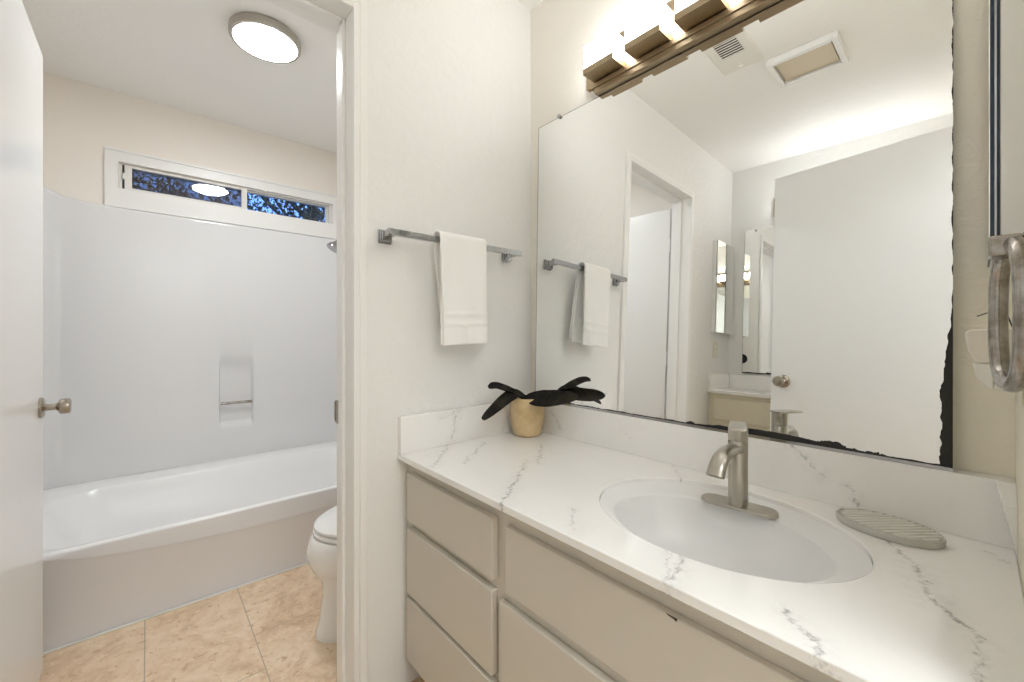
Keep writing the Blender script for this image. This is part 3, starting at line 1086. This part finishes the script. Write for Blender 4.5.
# ------------------------------------------------------------------ towel bar and towel
tb = thing('towel_bar', 'square chrome towel bar on the white wall left of the mirror', 'towel bar', (0, -.385, 1.433))
bm = B(); box(bm, .052, .066, -.262, .275, -.0095, .0095)
obj('bar', bm, 'chrome', tb, bevel=.001)
for y in (-.247, .247):
    bm = B()
    for k, (dx, w) in enumerate(((.007, .021), (.014, .0185), (.021, .016))):
        box(bm, dx - .0068, dx, y - w, y + w, -.006 - w, -.006 + w)
    box(bm, .0202, .0518, y - .0115, y + .0115, -.0105, .0085)
    obj('post', bm, 'chrome', tb, bevel=.001)
tw = thing('hand_towel', 'folded white hand towel hanging over the chrome bar', 'towel', (.059, -.387, 1.443))
def towel_sheet(y0, y1, zf, zb, gap, seed, lean=0.0):
    rnd = random.Random(seed)
    ph = [rnd.uniform(0, 6) for _ in range(4)]
    prof = []
    nF, nB, nA = 64, 26, 9
    for i in range(nF + 1):
        z = zf + (0 - zf) * i / nF
        prof.append((gap, z, 'f'))
    for i in range(1, nA):
        a = pi * i / nA
        prof.append((gap * cos(a), gap * .75 * sin(a), 't'))
    for i in range(nB + 1):
        z = 0 + zb * i / nB
        prof.append((-gap, z, 'b'))
    ny = 22
    bm = B()
    grid = []
    for j in range(ny + 1):
        t = j / ny
        row = []
        for (x, z, w) in prof:
            d = min(1, abs(z) / .3)
            y = y0 + (y1 - y0) * t
            wav = .0045 * d * sin(t * 7 + ph[0] + z * 2) + .003 * d * sin(t * 13 + ph[1] - z * 5)
            if w == 'f':
                x2 = x + .005 * d + wav
                y += lean * d * (1 - t) * 1.0
                # woven hem bands
                if -.258 < z < -.246 or -.290 < z < -.280:
                    x2 += .0026
            elif w == 'b':
                x2 = x - .002 * d + wav * .5
                y += .034 * d
            else:
                x2 = x
            row.append(bm.verts.new((x2, y, z + (.006 * (t - .3) * d if w == 'f' else 0))))
        grid.append(row)
    for a, b in zip(grid[:-1], grid[1:]):
        for i in range(len(prof) - 1):
            bm.faces.new((a[i], a[i + 1], b[i + 1], b[i]))
    return bm
def cloth(bm, name, th):
    o = obj(name, bm, 'terry', tw, sm=True)
    s = o.modifiers.new('solid', 'SOLIDIFY')
    s.thickness = th
    s.offset = 1.0
    b = o.modifiers.new('sub', 'SUBSURF')
    b.levels = 1
    b.render_levels = 1
    return o
cloth(towel_sheet(-.086, .088, -.350, -.338, .0105, 2, -.004), 'towel_fold', .0055)
cloth(towel_sheet(-.096, .093, -.352, -.328, .0185, 9, .010), 'outer_fold', .0055)

# ------------------------------------------------------------------ right wall: cabinet, ring, plug-in
mc = thing('medicine_cabinet', 'shallow mirrored medicine cabinet at the right edge above the towel ring', 'cabinet', (XR, -.165, 1.252))
bm = B(); box(bm, -.0245, -.0005, -.147, .147, 0, .62)
obj('body', bm, 'white_metal', mc, bevel=.001)
bm = B(); box(bm, -.0275, -.0247, -.147, .147, .001, .619)
dr = obj('door_edge', bm, 'navy_edge', mc)
bm = B(); box(bm, -.0295, -.0277, -.1472, .1472, .001, .619)
dd = obj('mirror_door', bm, 'chrome', mc)
bm = B(); box(bm, -.0335, -.0297, -.147, .147, 0, .62)
obj('mirror_glass', bm, 'navy_edge', dd)
bm = B(); box(bm, -.0345, -.0337, -.1465, .1465, .0005, .6195)
obj('mirror_face', bm, 'mirror_clean', dd)

m2 = thing('medicine_cabinet', 'shallow mirrored medicine cabinet beside the second mirror, seen in reflection', 'cabinet', (0, -1.925, 1.245))
bm = B(); box(bm, .0005, .026, -.143, .147, 0, .635)
obj('body', bm, 'white_metal', m2, bevel=.001)
bm = B(); box(bm, .0262, .030, -.141, .145, .001, .634)
obj('door_edge', bm, 'dark_slot', m2)
bm = B(); box(bm, .0302, .035, -.143, .147, 0, .635)
obj('mirror_door', bm, 'mirror_clean', m2)

tr = thing('towel_ring', 'worn chrome towel ring below the cabinet at the right edge', 'towel ring', (XR, -.385, 1.237))
bm = B()
lathe(bm, [(.001, .0005), (.020, .0005), (.020, .006), (.012, .010), (.001, .010)], (0, .0, .0), '-x', 24)
box(bm, -.036, -.009, -.022, .022, -.012, .013)
obj('bracket', bm, 'worn_chrome', tr, bevel=.003)
bm = B()
ring = []
hw, hh = .062, .086
for i in range(48):
    a = 2 * pi * i / 48
    c, s = cos(a), sin(a)
    y = hw * math.copysign(abs(c) ** .75, c)
    z = -.0835 + hh * math.copysign(abs(s) ** .75, s)
    x = -.0182 - .0085 * (y / hw)
    ring.append((x, y, z))
tube(bm, ring, .0093, 14, closed=True)
obj('ring', bm, 'worn_chrome', tr, sm=True)

pg = thing('plug_in_device', 'cream plastic plug-in device with a wire in the outlet beside the mirror', 'plug-in device', (XR, -.20, 1.085))
bm = B(); box(bm, -.006, -.0005, -.036, .036, -.062, .056)
obj('outlet_plate', bm, 'cream_plastic', pg, bevel=.002)
bm = B()
prism(bm, [(-.0062, .000), (-.046, .000), (-.055, .020), (-.0585, .046), (-.0545, .051), (-.0062, .054)], -.025, .025)
bm.transform(Matrix.Rotation(pi / 2, 4, 'X'))
obj('upper_housing', bm, 'cream_plastic', pg, bevel=.003)
bm = B()
prism(bm, [(-.0062, -.0006), (-.0285, -.0006), (-.0285, -.040), (-.012, -.043), (-.0062, -.040)], -.022, .022)
bm.transform(Matrix.Rotation(pi / 2, 4, 'X'))
obj('lower_housing', bm, 'white_plastic', pg, bevel=.002)
bm = B()
prism(bm, [(-.029, -.0006), (-.050, -.0006), (-.047, -.020), (-.036, -.038), (-.029, -.040)], -.022, .022)
bm.transform(Matrix.Rotation(pi / 2, 4, 'X'))
obj('refill_bottle', bm, 'white_plastic', pg, bevel=.002)
bm = B(); tube(bm, smooth([(-.010, 0, .0545), (-.018, .0, .085), (-.046, -.004, .072)], 2), .0009, 6)
obj('wire', bm, 'plain_black', pg, sm=True)

op = thing('outlet_plate', 'cream outlet plate below the reflected medicine cabinet', 'outlet', (0, -1.85, 1.125))
bm = B(); box(bm, .0005, .006, -.036, .036, -.058, .058)
obj('plate', bm, 'cream_plastic', op, bevel=.002)
bm = B()
box(bm, .0062, .0078, -.017, .017, .008, .036)
box(bm, .0062, .0078, -.017, .017, -.036, -.008)
obj('sockets', bm, 'white_plastic', op, bevel=.0006)

# ------------------------------------------------------------------ second vanity on the far wall (seen in the mirror)
V2Z = .857
v2 = thing('vanity_cabinet', 'cream vanity cabinet reflected behind the grey door', 'cabinet', (0, YB, 0))
bm = B(); 
zt = V2Z - .0225
box(bm, .004, .020, .004, .304, .10, zt)
box(bm, CT - .020, CT - .004, .004, .304, .10, zt)
box(bm, .004, CT - .004, .304, .322, .10, zt)
box(bm, .020, CT - .020, .004, .304, .10, .116)
box(bm, .020, CT - .020, .004, .012, .116, zt)
obj('carcass', bm, 'second_cabinet_paint', v2, bevel=.001)
bm = B(); box(bm, .004, CT - .004, .004, .27, 0, .0995)
obj('toe_kick', bm, 'kick_dark', v2)
bm = B(); box(bm, .045, .60, .3225, .337, .66, .805)
obj('false_front', bm, 'second_cabinet_paint', v2, bevel=.002)
for a, b in ((.045, .31), (.325, .60)):
    bm = B(); box(bm, a, b, .3225, .337, .11, .63)
    obj('cabinet_door', bm, 'second_cabinet_paint', v2, bevel=.002)
w2 = thing('vanity_worktop', 'white worktop with a small oval sink reflected behind the grey door', 'worktop', (CT + .0005, YB, V2Z), pi)
worktop(w2, 0.0008, CT - .0008, -.346, -0.0008, V2Z, .022, ((.70, -.185, .21, .105), (.70, -.187, .18, .085)),
        'marble_plain', 'marble_plain', 'marble_plain', 0.10, 0.020, 0.018, 0.018)
r2 = thing('vanity_mirror', 'second frameless mirror above the reflected vanity, chipped black at its corner', 'mirror', (.100, YB + .0075, V2Z + .115))
bm = B(); box(bm, 0, 1.08, -.004, .001, 0, 1.025)
obj('mirror_glass', bm, 'mirror_silver_second', r2)
bm = B(); box(bm, -.0012, -.0001, -.005, .001, 0, 1.015)
box(bm, -.0012, 1.08, -.005, .001, -.0016, -.0001)
obj('edge', bm, 'dark_slot', r2)
bm = B(); lathe(bm, [(.001, 0), (.008, 0), (.008, .004), (.004, .008), (.001, .008)], (.07, .0012, 1.015), 'y', 18)
obj('clip', bm, 'chrome', r2, sm=True)

# ------------------------------------------------------------------ ceiling fittings seen in the mirror
vf = thing('ceiling_vent', 'small square white ceiling vent with dark louvres, seen in the mirror', 'vent', (.48, -.79, ZC))
bm = B()
box(bm, -.085, .085, -.135, .135, -.010, -.0005)
obj('cover', bm, 'white_plastic', vf, bevel=.003)
bm = B(); box(bm, -.046, .046, -.012, .098, -.0112, -.0102)
gr = obj('grille', bm, 'dark_slot', vf)
for k in range(7):
    bm = B(); y = -.008 + k * .0165
    box(bm, -.046, .046, y, y + .0045, -.0135, -.0114)
    obj('louvre', bm, 'white_plastic', gr)
bm = B(); lathe(bm, [(.001, -.0102), (.011, -.0102), (.010, -.018), (.001, -.019)], (.0, -.105, 0), n=20)
obj('nub', bm, 'white_plastic', vf, sm=True)

hx = thing('ceiling_heater', 'rectangular ceiling panel in a raised white frame, unlit beige lens', 'ceiling fixture', (.697, -1.072, ZC))
bm = B()
a, b, w = .133, .112, .022
for q in ((-a, -a + w, -b, b), (a - w, a, -b, b), (-a + w, a - w, -b, -b + w), (-a + w, a - w, b - w, b)):
    box(bm, q[0], q[1], q[2], q[3], -.030, -.0005)
obj('frame', bm, 'white_metal', hx, bevel=.002)
bm = B(); box(bm, -a + w + .006, a - w - .006, -b + w + .006, b - w - .006, -.020, -.0005)
obj('lens', bm, 'beige_panel', hx, bevel=.001)

# ------------------------------------------------------------------ fill panel added in the unseen hallway to lift the room's lower parts
hall_fill = thing('ceiling_light', 'added fill light, a large square ceiling panel in the unseen hallway', 'ceiling light', (XR + .80, -.95, ZC))
bm = B()
for q in ((-.52, -.5, -.52, .52), (.5, .52, -.52, .52), (-.5, .5, -.52, -.5), (-.5, .5, .5, .52)):
    box(bm, q[0], q[1], q[2], q[3], -.05, -.0005)
obj('frame', bm, 'white_metal', hall_fill, bevel=.002)
bm = B(); box(bm, -.4995, .4995, -.4995, .4995, -.04, -.0005)
obj('diffuser', bm, 'hall_fill_panel', hall_fill)
